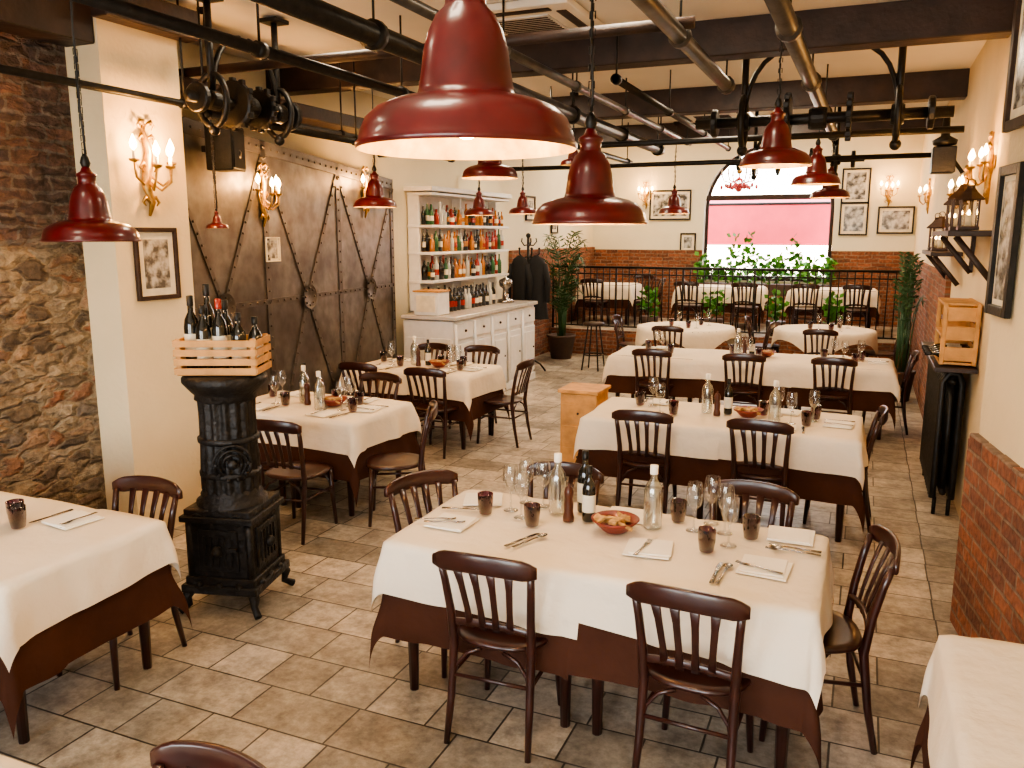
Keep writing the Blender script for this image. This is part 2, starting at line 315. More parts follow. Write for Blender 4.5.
b=MB(); rawbox(b,-5.2,-4.4,-3.2,-3,0,3.9,PLASTER); rawbox(b,-2.2,-1.6,-3.2,-3,0,3.9,PLASTER); rawbox(b,0.8,1.6,-3.2,-3,0,3.9,PLASTER); rawbox(b,-4.4,-2.2,-3.2,-3,3.1,3.9,PLASTER); rawbox(b,-1.6,.8,-3.2,-3,3.1,3.9,PLASTER); rawbox(b,-4.4,-2.2,-3.2,-3,0,.5,PLASTER); rawbox(b,-1.6,.8,-3.2,-3,0,.5,PLASTER)
b.obj("wall_back")
B("ground_outside",-12,9,17.4,40,-0.3,-0.1,RUG)
b=MB()
b.add([(-6,19.0,2.82),(3,19.0,2.82),(3,21.0,3.0),(-6,21.0,3.0),(-6,18.95,1.95),(3,18.95,1.95)],[[0,1,2,3],[4,5,1,0]],AWN)
b.tube([(-6,19,2.82),(3,19,2.82)],.03,IRON); b.tube([(-6,18.95,1.95),(3,18.95,1.95)],.02,AWN)
for x in (-5.9,2.9): b.tube([(x,19,2.82),(x,19,-0.1)],.03,IRON)
b.obj("street_awning")

# steel clad wall
A=Vector((-4.86,4.72,0)); Bp=Vector((-5.28,8.70,0)); d=(Bp-A); Lw=d.length; ang=math.atan2(d.y,d.x)
b=MB(); H0,H1=3.06,2.80
def HT(x): return H0+(H1-H0)*x/Lw
b.add([(0,0,0),(Lw,0,0),(Lw,0,H1),(0,0,H0),(0,0.25,0),(Lw,0.12,0),(Lw,0.12,H1),(0,0.25,H0)],[[0,1,2,3],[3,2,6,7],[1,5,6,2],[4,7,6,5]],STEEL)
def strip(p,q,w=0.07):
    p=Vector((p[0],-0.006,p[1])); q=Vector((q[0],-0.006,q[1])); t=(q-p); L=t.length; g=math.atan2(t.z,t.x)
    b.box((p+q)/2,(L,0.010,w),STRIP,R=Matrix.Rotation(-g,3,'Y'))
    k=int(L/0.11)
    for i in range(k+1):
        c=p+t*((i+.5)/(k+1)); b.sphere((c.x,-0.013,c.z),0.012,STRIP,5)
nb=3; pwid=Lw/nb
for i in range(nb+1):
    xx=min(max(i*pwid,.04),Lw-.04); strip((xx,0),(xx,HT(xx)),.08)
strip((0,.06),(Lw,.06),.1); strip((0,H0-.06),(Lw,H1-.06),.12); strip((0,1.55),(Lw,1.55),.05)
for i in range(nb):
    x0,x1=i*pwid,(i+1)*pwid; xc=(x0+x1)/2; zc=1.55
    for q in ((x0,.1),(x1,.1),(x0,HT(x0)-.1),(x1,HT(x1)-.1)): strip((xc,zc),q,.045)
    b.lathe([(.001,-.0),(.11,-.0),(.12,.01)],(xc,-.022,zc),STRIP,20,axis=rotx(pi/2))
    for k in range(8): b.sphere((xc+.085*math.cos(k*pi/4),-.028,zc+.085*math.sin(k*pi/4)),.011,STRIP,5)
b.obj("wall_left_steel_cladding",A,ang)
b=MB(); b.box((0,0,0),(.24,.22,.34),IRON); b.box((0,-.113,0),(.2,.008,.30),BLACKC); b.box((0,.14,0),(.05,.1,.05),IRON); b.lathe([(.02,0),(.07,.012)],(0,-.12,-.04),IRON,16,axis=rotx(-pi/2)); b.obj("wall_speaker",(-4.72,5.28,2.82),pi/2+.3)

# ------------------------------------------------------------ ceiling beams/pipes
b=MB()
for y in (2.9,6.75,9.6,12.4): b.box(((XL+XR)/2,y,3.62),(6.2,.22,.27),BEAM)
b.obj("ceiling_beam")
b=MB(); b.box((-4.75,1.6,3.5),(.26,4.9,.3),BEAM); b.box((-4.52,4.4,3.60),(.14,.80,.2),BEAM); b.box((-5.0,6.7,3.25),(.5,3.9,.12),BEAM); b.obj("trim_3")
def pipe(name,p,q,r,m,fl=True):
    b=MB(); b.tube([p,q],r,m,12); P=Vector(p);Q=Vector(q); n=max(1,int((Q-P).length/1.6))
    if fl:
        for i in range(n+1):
            c=P+(Q-P)*(i/n)*.98; t=(Q-P).normalized(); b.tube([c,c+t*.06],r*1.35,m,12)
            b.tube([c+t*.03,(c.x+t.x*.03,c.y+t.y*.03,3.76)],.008,IRON,6)
    return b.obj(name)
pipe("ceiling_pipe",(-1.1,1.6,3.3),(-1.1,6.9,3.3),.05,GALV)
pipe("ceiling_pipe",(-.52,1.5,3.3),(-.45,10.7,3.3),.055,GALV)
pipe("ceiling_pipe",(-2.75,.8,3.3),(-2.72,11.6,3.3),.065,IRON)
pipe("ceiling_pipe",(-2.45,.8,3.42),(-2.4,12.0,3.42),.035,GALV)
pipe("ceiling_pipe",(-3.3,.8,3.2),(-3.3,12.2,3.2),.035,IRON)
pipe("ceiling_pipe",(-4.5,.8,3.06),(-4.5,8.6,3.06),.025,IRON)
pipe("ceiling_pipe",(-4.3,4.6,2.98),(-4.3,8.4,2.98),.03,IRON)
pipe("ceiling_pipe",(-1.9,6.5,3.35),(-1.9,12.3,3.35),.03,IRON)
pipe("ceiling_pipe",(-5.2,8.3,3.05),(.7,8.3,3.05),.03,IRON,False)
pipe("ceiling_pipe",(-4.9,5.0,3.35),(-1.0,5.0,3.35),.035,BEAM,False)
pipe("ceiling_pipe",(-5.2,10.8,3.05),(.7,10.8,3.05),.03,IRON,False)
pipe("ceiling_pipe",(-5.2,12.0,3.15),(.7,12.0,3.15),.03,IRON,False)
def shaft(name,c,L,ax,s=1.0):
    b=MB(); c=Vector(c); t=Vector((1,0,0)) if ax=='x' else Vector((0,1,0))
    R=Matrix.Rotation(pi/2,3,'Y') if ax=='x' else Matrix.Rotation(-pi/2,3,'X')
    b.tube([c-t*L/2,c+t*L/2],.035*s,IRON,10)
    for k,(o,r,w) in enumerate([(-.42,.09,.05),(-.3,.06,.1),(-.12,.15,.05),(0,.07,.14),(.12,.13,.04),(.3,.065,.1),(.42,.1,.05)]):
        q=c+t*o*L; r*=s
        b.lathe([(.001,-w/2),(r*.9,-w/2),(r,-w/3),(r,w/3),(r*.9,w/2),(.001,w/2)],q,IRON,18,False,axis=R)
        if r>.12*s:
            for j in range(12):
                g=j*pi/6; o2=R@Vector((r*math.cos(g),r*math.sin(g),0)); b.box(q+o2,(.035*s,.035*s,.035*s),IRON,R=R)
    for o in (-.3,.3):
        q=c+t*o*L
        for sd in (-1,1):
            u=t.cross(Vector((0,0,1)))*sd
            path=[q+u*.08*s*math.cos(g)*1.4+Vector((0,0,.16*s*math.sin(g))) for g in [i*pi/8-pi/2 for i in range(9)]]
            b.tube(path,.02*s,IRON,6)
        b.tube([q,(q.x,q.y,3.74)],.022*s,IRON,8)
        b.box((q.x,q.y,3.72),(.16,.16,.03),IRON)
        b.sphere(q-Vector((0,0,.18*s)),.035*s,IRON,8)
        sg=(1 if o<0 else -1)
        b.tube([q+t*sg*(.3*(1-math.cos(a)))+Vector((0,0,.42*math.sin(a)*s)) for a in [k*pi/12 for k in range(7)]],.02,IRON,8)
    b.obj(name)
shaft("line_shaft_gear",(-4.2,4.95,3.06),1.15,'y',1.1)
shaft("line_shaft_gear",(-.45,7.5,3.1),2.0,'x',1.3)
shaft("line_shaft_gear",(-.9,11.0,3.05),1.6,'x',1.0)
def ac(c):
    b=MB(); b.box((0,0,-.02),(.95,.95,.05),CEIL)
    b.box((0,0,-.048),(.5,.5,.012),WHITEW)
    for i in range(9): b.box((0,-.2+.05*i,-.056),(.46,.012,.008),IRONB)
    for k in range(4):
        g=k*pi/2; R=Matrix.Rotation(g,3,'Z'); b.box(R@Vector((0,.37,-.047)),(.62,.07,.01),IRONB,R=R)
    b.obj("ceiling_air_conditioner",c)
ac((-2.45,6.05,3.74)); ac((-2.0,11.5,3.74))

# ------------------------------------------------------------ pendant lamps
def lampmesh():
    b=MB()
    out=[(.250,-.004),(.2535,.000),(.2535,.008),(.247,.014),(.243,.034),(.230,.062),(.206,.084),(.172,.099),(.135,.108),(.112,.114),(.108,.128),(.102,.165),(.096,.21),(.085,.25),(.068,.285),(.050,.302),(.046,.31),(.046,.345),(.052,.35),(.052,.362),(.03,.375),(.018,.40),(.001,.405)]
    inn=[(.250,-.004),(.243,.012),(.238,.032),(.225,.057),(.201,.078),(.168,.093),(.128,.102),(.102,.118),(.096,.17),(.088,.21),(.001,.22)]
    b.lathe(out,(0,0,0),RED,56); b.lathe(inn[::-1],(0,0,0),ENAM,56)
    b.tube([(0,0,.21),(0,0,.10)],.022,IRON,10)
    b.sphere((0,0,.058),.038,BULB,12)
    b.lathe([(.02,.4),(.028,.42),(.02,.45),(.008,.47),(.001,.47)],(0,0,0),IRON,12)
    return b.mesh("pendant_lamp")
LM=lampmesh()
LAMPS=[(-.86,1.75,2.345,.25,18),(-1.13,3.51,2.20,.25,20),(-3.13,6.83,2.65,.25,14),(-4.6,9.7,2.4,.19,8),(-4.1,9.95,2.42,.18,8),(-3.74,3.15,2.12,.235,10),
(-4.44,7.0,2.42,.21,10),(-.65,6.34,2.64,.25,16),(-.55,9.49,2.68,.25,10),(-.46,10.95,2.6,.23,8),(-2.64,12.21,2.46,.22,8),(-4.5,4.9,2.2,.08,0),(-3.2,9.3,2.95,.15,0)]
def light(name,typ,loc,e,col=(1,.62,.30),size=.05,rot=None,sy=None):
    l=bpy.data.lights.new(name,typ); l.energy=e; l.color=col
    if typ=='AREA': l.shape='RECTANGLE'; l.size=size; l.size_y=sy or size
    else: l.shadow_soft_size=size
    o=bpy.data.objects.new(name,l); COL.objects.link(o); o.location=loc
    if rot: o.rotation_euler=rot
    return o
for x,y,z,r,e in LAMPS:
    p=bpy.data.objects.new("pendant_lamp",None); COL.objects.link(p); p.location=(x,y,z); 
    s=r/.25; o=place(LM,"shade",(0,0,0),0,s); o.parent=p
    b=MB(); top=3.75
    h=top-z
    pts=[(0.006*math.sin(i*1.3),0.006*math.cos(i*1.7),.44*s+(h-.44*s)*i/10) for i in range(11)]
    b.tube(pts,.006,WIREC,6); k=0; zz=.46*s
    while zz<min(h,.46*s+.5):
        b.tube([(0.012*(k%2),0.012*((k+1)%2),zz),(0.012*(k%2),0.012*((k+1)%2),zz+.03),(-0.012*(k%2),-0.012*((k+1)%2),zz+.03),(-0.012*(k%2),-0.012*((k+1)%2),zz)],.003,IRON,4); zz+=.035;k+=1
    b.lathe([(.05,h-.03),(.05,h)],(0,0,0),IRON,12)
    c=b.obj("cable"); c.parent=p
    if e:
        l=light("bulb_light",'POINT',(0,0,.01*s),e,size=.04); l.parent=p

# ------------------------------------------------------------ sconces
def sconce():
    b=MB()
    b.lathe([(.001,-.012),(.05,-.01),(.06,0)],(0,0,.05),GOLD,16,axis=rotx(pi/2))
    b.tube([(0,-.02,-.28),(.02,-.03,-.2),(-.02,-.03,-.1),(0,-.03,0),(.02,-.03,.1),(-.015,-.03,.2),(0,-.02,.28)],[.008,.02,.026,.03,.024,.016,.006],GOLD,8)
    for sd in (-1,1):
        for k in range(2):
            if k==0 : pth=[(0,-.04,-.08),(sd*.03,-.10,-.13),(sd*.06,-.15,-.08),(sd*.05,-.16,.0)]
            else: pth=[(0,-.04,-.04),(sd*.07,-.07,-.10),(sd*.13,-.08,-.06),(sd*.14,-.08,.03)]
            b.tube(pth,.008,GOLD,6); e=pth[-1]
            b.lathe([(.005,-.01),(.028,0),(.03,.012)],e,GOLD,12)
            b.tube([e,(e[0],e[1],e[2]+.06)],.010,LABEL,8)
            b.lathe([(.003,0),(.018,.02),(.021,.038),(.012,.065),(.001,.09)],(e[0],e[1],e[2]+.06),FLAME,10)
        for z in (-.2,.0,.16,.24):
            b.tube([(0,-.03,z),(sd*.04,-.04,z+.03),(sd*.06,-.04,z),(sd*.04,-.04,z-.02)],[.008,.012,.010,.004],GOLD,6)
    return b.mesh("wall_sconce")
SC=sconce()
def addsc(loc,rz,e,s=1.0):
    o=place(SC,"wall_sconce",loc,rz,s); n=Vector((math.sin(rz),-math.cos(rz),0))
    light("sconce_light",'POINT',Vector(loc)+n*.22*s+Vector((0,0,.12)),e,(1,.48,.15),.06)
addsc((-4.6,4.34,2.6),pi/2,34,1.15)
addsc((-5.0,6.0,2.5),pi/2+.1,34,1.0)
addsc((-5.2,7.95,2.62),pi/2+.1,30,1.0)
addsc((-4.25,16.98,2.95),0,18,1)
addsc((.3,16.98,2.95),0,18,1)
addsc((.79,6.9,2.62),-pi/2,12,.9)
addsc((.79,8.4,2.5),-pi/2,12,.9)
addsc((.79,13.5,2.7),-pi/2,14,.9)
p=bpy.data.objects.new("crystal_chandelier",None); COL.objects.link(p); p.location=(-2.15,15.2,3.15)
b=MB(); b.tube([(0,0,1.15),(0,0,-.2)],.012,GOLD,6); b.sphere((0,0,-.2),.06,CRYST,8); b.sphere((0,0,.1),.05,GOLD,8)
for k in range(6):
    g=k*pi/3; c,s=math.cos(g),math.sin(g)
    b.tube([(0,0,0),(.12*c,.12*s,-.1),(.26*c,.26*s,-.06),(.3*c,.3*s,.04)],.012,CRYST,6); b.lathe([(.005,0),(.04,.02)],(.3*c,.3*s,.04),CRYST,10)
    b.lathe([(.01,.02),(.014,.08),(.001,.12)],(.3*c,.3*s,.03),LABEL,8)
    for j in range(4): b.sphere((.3*c*(j+1)/4,.3*s*(j+1)/4,-.14-.03*(j%2)),.026,CRYST,6,(1,1,1.6))
c=b.obj("arms"); c.parent=p

# ------------------------------------------------------------ frames
def frame(name,w,h,loc,rz,pm=PH1,fm=IRONB,t=.03,mat=.05):
    b=MB()
    for sx in (-1,1): b.box((sx*(w/2-t/2),-.015,0),(t,.03,h),fm); b.box((0,-.015,sx*(h/2-t/2)),(w-2*t+.004,.03,t),fm)
    b.box((0,-.006,0),(w-2*t,.008,h-2*t),LABEL); b.box((0,-.012,0),(w-2*t-2*mat,.004,h-2*t-2*mat),pm)
    return b.obj(name,loc,rz)
frame("picture_frame",.38,.50,(-4.6,4.38,1.95),pi/2,PH2)
frame("paper_notice",.22,.22,(-5.01,6.12,2.02),pi/2+.1,PH2,LABEL,.01,.02)
for x,z,w,h in [(-3.75,2.75,.85,.6),(-3.36,2.0,.32,.38),(-.27,3.05,.5,.65),(-.27,2.45,.5,.62),(.45,2.42,.62,.5)]: frame("picture_frame",w,h,(x,16.99,z),0,PH1,IRON)
frame("picture_frame",.42,.42,(-5.39,13.4,2.6),pi/2,PH1,IRON); frame("picture_frame",.35,.45,(-5.39,14.6,2.4),pi/2,PH2,IRON)
pr=-pi/2+math.atan2(.215,1.48)
frame("picture_frame",.62,.72,(.66,4.66,3.02),pr,PH2,IRONB,.05)
frame("picture_frame",.34,.74,(.64,4.76,2.12),pr,PH2,IRON,.05,.03)

# ------------------------------------------------------------ chair
def chairmesh():
    b=MB(); w=WOODD
    prof=[(.195,-.018),(.212,-.008),(.215,.004),(.205,.014),(.17,.010),(.001,.004)]
    vs=[];fs=[];n=32
    def sq(g):
        c,s=math.cos(g),math.sin(g); e=.72
        x=math.copysign(abs(c)**e,c); y=math.copysign(abs(s)**e,s); return x*(1.0+.06*y),y
    prof=[(.001,-.02)]+prof
    for r,z in prof:
        for k in range(n):
            x,y=sq(2*pi*k/n); vs.append((x*r,y*r,z+.45))
    for i in range(len(prof)-1):
        for k in range(n): fs.append([i*n+k,i*n+(k+1)%n,(i+1)*n+(k+1)%n,(i+1)*n+k])
    b.add(vs,fs,w,True)
    for sx in (-1,1):
        b.tube([(sx*.165,.165,.44),(sx*.172,.175,.25),(sx*.185,.19,0)],[.021,.018,.013],w,10)
        b.tube([(sx*.185,-.265,0),(sx*.178,-.225,.2),(sx*.175,-.195,.44),(sx*.18,-.215,.6),(sx*.19,-.245,.74),(sx*.198,-.27,.83)],[.013,.017,.020,.018,.017,.015],w,10)
        b.tube([(sx*.175,.17,.30),(sx*.178,-.2,.30)],.009,w,8)
        b.tube([(sx*.17,.165,.26),(sx*.155,.165,.34),(sx*.11,.165,.40),(sx*.05,.165,.43)],.009,w,6)
        b.tube([(sx*.178,-.21,.26),(sx*.16,-.205,.34),(sx*.115,-.2,.40),(sx*.05,-.198,.43)],.009,w,6)
    b.tube([(-.175,.172,.26),(.175,.172,.26)],.009,w,8); b.tube([(-.178,-.215,.30),(.178,-.215,.30)],.009,w,8)
    def crest(z,dy,hw,cv):
        return [(hw*i/8,-.275+dy-cv*(1-(i/8)**2),z+ .022*(1-(i/8)**2)) for i in range(-8,9)]
    hs=[.045,.07]+[.082]*13+[.07,.045]
    b.sweep(crest(.838,0,.225,.045),(0,0,1),hs,.02,w)
    b.sweep(crest(.535,.075,.178,.02),(0,0,1),.03,.018,w)
    for x in (-.105,-.035,.035,.105):
        f=1-(x/.2)**2
        b.sweep([(x*.85,-.2-.02*f,.53),(x*.9,-.215-.025*f,.62),(x*1.0,-.245-.032*f,.74),(x*1.08,-.27-.042*f,.83)],(1,0,0),[.034,.026,.028,.04],.010,w)
    return b.mesh("dining_chair")
CH=chairmesh()
def chair(x,y,rz): place(CH,"dining_chair",(x,y,0),rz)
for x,y,r in [(-1.34,3.10,.04),(-.50,3.10,-.05),(-.12,3.60,pi/2+.2),(-1.85,3.55,-pi/2-.5),(-1.46,3.88,pi),(-.46,3.92,pi-.03),
 (-1.43,6.03,.03),(-.58,6.05,-.06),(-.10,6.5,pi/2),(-2.14,9.28,0),(-1.15,9.3,.05),(-.22,9.38,-.04),(.28,9.9,pi/2),
 (-3.72,4.72,.08),(-3.2,5.22,pi/2+.5),(-4.05,6.1,pi),(-4.62,7.15,0),(-3.85,7.12,.05),(-3.42,7.72,pi/2),(-4.0,8.2,pi),(-4.6,8.15,pi),
 (-3.36,2.76,pi+.05),(-1.375,1.09,pi-.05),
 (-2.5,11.7,0),(-1.5,12.6,pi/2),(-3.3,12.6,-pi/2),(-.5,12.1,0),(.28,13.0,pi/2),(-1.35,13.2,-pi/2)]:
    chair(x,y,r)
for x,y,r in [(-4.7,15.1,0),(-3.8,15.5,pi/2),(-2.9,14.95,0),(-1.9,14.95,0),(-.9,14.95,0),(-.1,15.0,0),(-4.2,16.5,pi)]:
    place(CH,"dining_chair",(x,y,.45),r)

# ------------------------------------------------------------ tables & cloths
def tablemesh(x0,x1,y0,y1,z0=0,H=.755):
    b=MB(); cx,cy=(x0+x1)/2,(y0+y1)/2
    b.box((cx,cy,z0+H-.015),(x1-x0-.01,y1-y0-.01,.03),WOODD)
    for sx in (-1,1):
        b.box((cx,cy+sx*((y1-y0)/2-.07),z0+H-.07),(x1-x0-.14,.02,.08),WOODD)
        b.box((cx+sx*((x1-x0)/2-.07),cy,z0+H-.07),(.02,y1-y0-.14,.08),WOODD)
        for sy in (-1,1):
            X=cx+sx*((x1-x0)/2-.07);Y=cy+sy*((y1-y0)/2-.07)
            b.tube([(X,Y,z0+H-.03),(X,Y,z0+.55),(X,Y,z0)],[.036,.034,.022],WOODD,8)
    return b.obj("dining_table")
def cloth(name,rect,ext,zt,mat,off=0.0,res=.035,ph=0.0,amp=.012,round_=None,fstart=0.0):
    x0,x1,y0,y1=rect; cx,cy,w,h,rot=ext; b=MB()
    nx=max(4,int(w/res)); ny=max(4,int(h/res)); vs=[];fs=[]; rho=.018
    c,s=math.cos(rot),math.sin(rot)
    for j in range(ny+1):
        for i in range(nx+1):
            lx=(i/nx-.5)*w; ly=(j/ny-.5)*h
            X=cx+lx*c-ly*s; Y=cy+lx*s+ly*c
            if round_:
                d0=Vector((X-cx,Y-cy)); L=d0.length
                qx,qy=(X,Y) if L<=round_ else (cx+d0.x/L*round_,cy+d0.y/L*round_)
            else:
                qx=min(max(X,x0),x1); qy=min(max(Y,y0),y1)
            dx,dy=X-qx,Y-qy; r=math.hypot(dx,dy); z=zt
            if r>1e-6:
                ux,uy=dx/r,dy/r
                if r<rho*pi/2: hz=rho*math.sin(r/rho); dr=rho*(1-math.cos(r/rho))
                else: hz=rho+.09*(r-rho*pi/2); dr=rho+.98*(r-rho*pi/2)
                g=math.atan2(uy,ux); corner=abs(math.sin(2*g)) if not round_ else 0
                t=(qx-cx)+(qy-cy)+ (g*.22 if not round_ else math.atan2(qy-cy,qx-cx)*.8)
                k=min(1,max(0,(dr-fstart)/.2)); k=k*k*(3-2*k)
                w1=.55+.45*math.sin(t*2.3+ph*1.3)
                fo=amp*k*(math.sin(t*13+ph)*w1+.5*math.sin(t*23+1.7*ph+1)*w1+.6*math.sin(t*6.3+2.2*ph))
                fo=max(fo,-.3*amp)+corner*k*.03
                hz+=off+fo
                X2=qx+ux*hz; Y2=qy+uy*hz; z=zt-dr
                vs.append((X2,Y2,z))
            else:
                vs.append((X,Y,zt+.0012*math.sin(X*9+ph)*math.sin(Y*11)))
    for j in range(ny):
        for i in range(nx):
            a=j*(nx+1)+i; fs.append([a,a+1,a+nx+2,a+nx+1])
    b.add(vs,fs,mat,True); o=b.obj(name); return o
def dress(x0,x1,y0,y1,n,z0=0,res=.035,drop=.25,bdrop=.46,rots=(0.02,-.03,.02),seed=0,amp=.022):
    w=(x1-x0)/n; T=z0+.757
    for k in range(n):
        a,bq=x0+k*w,x0+(k+1)*w
        tablemesh(a+.004,bq-.004,y0,y1,z0)
        xa=a-(bdrop if k==0 else -.0); xb=bq+(bdrop if k==n-1 else .0)
        cloth("undercloth",(x0,x1,y0,y1),((xa+xb)/2,(y0+y1)/2,xb-xa,y1-y0+2*bdrop,rots[k%3]*.3 if n>1 else 0),T+.002*k,CLOTHB,.0,res,seed+k,.024,None,.26)
        xa=a-(drop if k==0 else .03); xb=bq+(drop if k==n-1 else .05)
        cloth("tablecloth",(x0,x1,y0,y1),((xa+xb)/2,(y0+y1)/2,xb-xa,y1-y0+2*drop,rots[k%3]),T+.007+.003*k,CLOTH,.014+.003*k,res,seed+k*1.3,amp)
dress(-1.93,-.1,3.08,3.92,2,seed=1,res=.022,rots=(-.05,-.085,0),drop=.265)
dress(-1.93,.03,5.95,6.8,2,seed=4)
dress(-2.70,.33,9.3,10.15,3,seed=7,res=.05)
dress(-4.78,-3.47,5.05,5.9,2,seed=9)
dress(-5.0,-3.57,7.2,8.0,2,seed=12,res=.045)
dress(-4.72,-3.12,2.05,2.86,2,seed=15,res=.03,rots=(.03,.06,0))
dress(.36,1.2,2.2,3.08,1,seed=17,res=.03,rots=(.03,0,0))
dress(-2.85,-1.93,.45,1.28,1,seed=18,res=.03)
def rtable(x,y,R,z0=0,seed=0):
    b=MB(); b.lathe([(.001,.72),(R-.01,.72),(R,.735),(R,.75),(.001,.755)],(x,y,z0),WOODD,36)
    b.tube([(x,y,z0+.72),(x,y,z0+.1)],.045,WOODD,12)
    for k in range(4): g=k*pi/2+.78; b.tube([(x,y,z0+.2),(x+.25*math.cos(g),y+.25*math.sin(g),z0+.12),(x+.38*math.cos(g),y+.38*math.sin(g),z0+.02)],[.03,.03,.02],WOODD,8)
    b.obj("round_dining_table")
    cloth("tablecloth",(x-R,x+R,y-R,y+R),(x,y,2*R+.3,2*R+.3,.3+seed),z0+.764,CLOTH,.006,.06,seed,.012,R)
rtable(-2.5,12.7,.72,0,1); rtable(-.5,13.1,.7,0,2)
for x0,x1 in ((-5.1,-4.1),(-3.2,-1.7),(-1.2,.2)):
    dress(x0,x1,15.3,16.1,1,.45,.08,seed=x0,drop=.3)

# ------------------------------------------------------------ tableware
def wineglass():
    b=MB(); b.lathe([(r*1.1,z*1.12) for r,z in [(.001,.002),(.034,.002),(.034,.004),(.006,.008),(.0045,.02),(.004,.085),(.008,.095),(.028,.115),(.037,.145),(.036,.18),(.030,.212)]],(0,0,0),GLASS,20); return b.mesh("wine_glass")
def tumbler():
    b=MB(); b.lathe([(r*1.08,z*1.16) for r,z in [(.001,.001),(.026,.001),(.029,.004),(.036,.05),(.037,.09),(.0365,.092),(.034,.09),(.028,.012),(.001,.010)]],(0,0,0),TUMB,20); return b.mesh("tumbler")
def bottle(name,body,cap,h=.30,r=.037,lab=True):
    b=MB(); b.lathe([(.001,.002),(r*.9,.002),(r,.01),(r,h*.58),(r*.85,h*.68),(r*.38,h*.78),(r*.36,h*.93),(.001,h*.93)],(0,0,0),body,20)
    b.lathe([(r*.42,h*.86),(r*.44,h*.87),(r*.44,h*.995),(r*.3,h),(.001,h)],(0,0,0),cap,14)
    if lab: b.lathe([(r*1.01,h*.18),(r*1.015,h*.19),(r*1.015,h*.48),(r*1.01,h*.49)],(0,0,0),LABEL,20)
    return b.mesh(name)
WG=wineglass(); TU=tumbler()
WB=bottle("water_bottle",GREENG,NAPK,.31,.044,False); OB=bottle("olive_oil_bottle",DKGL,IRON,.28,.033,True); VB=bottle("wine_bottle",DKGL,IRON,.32,.038,True); VN=bottle("wine_bottle",DKGL,REDB,.32,.038,True)
b=MB(); b.lathe([(.001,.001),(.027,.001),(.028,.02),(.022,.05),(.024,.09),(.019,.115),(.022,.125),(.024,.15),(.018,.17),(.006,.178),(.008,.188),(.001,.194)],(0,0,0),PEPPER,18); PM=b.mesh("pepper_mill")
b=MB(); b.lathe([(.001,.003),(.05,.003),(.06,.01),(.095,.045),(.115,.065),(.111,.067),(.09,.048),(.05,.018),(.001,.015)],(0,0,0),BOWL,28)
for i in range(11):
    g=i*.7; b.M=Matrix.Translation((.05*math.cos(g)*(i%3)*.8,.05*math.sin(g)*(i%3)*.8,.050+.012*(i%2)))@Matrix.Rotation(i*1.1,4,'Z')@Matrix.Rotation(.6*(i%3-1),4,'X')
    if i%3: b.box((0,0,0),(.065,.04,.016),BREAD)
    else: b.tube([(-.07,0,.0),(0,0,.008),(.07,0,0.01)],.006,BREAD,6)
b.M=Matrix.Identity(4); BW=b.mesh("bread_bowl")
b=MB(); b.box((0,0,.004),(.20,.20,.006),NAPK); b.box((.01,.008,.010),(.185,.18,.006),NAPK,rz=.06); NK=b.mesh("folded_napkin")
def fork():
    b=MB(); b.sweep([(0,-.1,.004),(0,-.05,.003),(0,.0,.006),(0,.035,.007),(0,.06,.004)],(1,0,0),[.016,.012,.007,.012,.024],.003,CHROME)
    for i in range(4): b.sweep([(-.009+.006*i,.058,.004),(-.009+.006*i,.08,.004),(-.009+.006*i,.10,.008)],(1,0,0),.003,.002,CHROME)
    return b.mesh("fork")
def knife():
    b=MB(); b.sweep([(0,-.11,.004),(0,-.04,.004),(0,0,.004)],(1,0,0),[.018,.014,.012],.006,CHROME); b.sweep([(0,0,.004),(.001,.06,.004),(.003,.10,.004),(.006,.115,.004)],(1,0,0),[.014,.022,.018,.004],.002,CHROME); return b.mesh("knife")
b=MB(); b.sweep([(0,-.11,.004),(0,-.03,.004),(0,.03,.007),(0,.05,.006)],(1,0,0),[.016,.01,.007,.012],.003,CHROME)
b.M=Matrix.Translation((0,.08,.007))@Matrix.Scale(1.5,4,(0,1,0)); b.lathe([(.001,-.004),(.014,-.002),(.02,.003)],(0,0,0),CHROME,14); b.M=Matrix.Identity(4); SPN=b.mesh("spoon")
FK=fork(); KN=knife()
def it(me,x,y,z=.768,r=0): place(me,me.name.split('.')[0],(x,y,z),r)
def setting(x,y,rz,z=.768,glass=True,nap=True):
    c,s=math.cos(rz),math.sin(rz)
    def L(a,bb): return x+a*c-bb*s,y+a*s+bb*c
    if nap: p=L(-.02,0); it(NK,p[0],p[1],z,rz+random.uniform(-.15,.15))
    p=L(-.06,0); it(FK,p[0],p[1],z+.014 if nap else z,rz+random.uniform(-.1,.1))
    p=L(.13,0); it(KN,p[0],p[1],z,rz+random.uniform(-.1,.1))
    p=L(.14,.17); it(TU,p[0],p[1],z)
    if glass: p=L(.03,.18); it(WG,p[0],p[1],z)
Z1=.773
for x,y in ((-1.67,3.57),(-1.39,3.50),(-.757,3.84),(-.40,3.74),(-.56,3.50)): it(TU,x,y,Z1)
for x,y in ((-1.57,3.66),(-1.48,3.58),(-1.44,3.78),(-1.54,3.80),(-.66,3.73),(-.48,3.60),(-.60,3.86),(-.52,3.75)): it(WG,x,y,Z1)
it(WB,-1.34,3.72,Z1); it(WB,-.85,3.70,Z1); it(PM,-1.25,3.63,Z1); it(OB,-1.16,3.67,Z1); it(VB,-1.22,3.79,Z1); it(BW,-1.0,3.58,Z1)
for x,y,r in ((-1.77,3.76,-1.2),(-1.76,3.38,-1.6),(-.80,3.42,.1),(-.30,3.40,1.5),(-1.0,3.82,pi),(-.23,3.84,pi)): it(NK,x,y,Z1,r)
for x,y,r in ((-1.84,3.36,-1.2),(-1.78,3.34,-1.25),(-.82,3.39,-.1),(-.32,3.36,1.3),(-.22,3.60,1.6)): it(FK,x,y,Z1+.014,r)
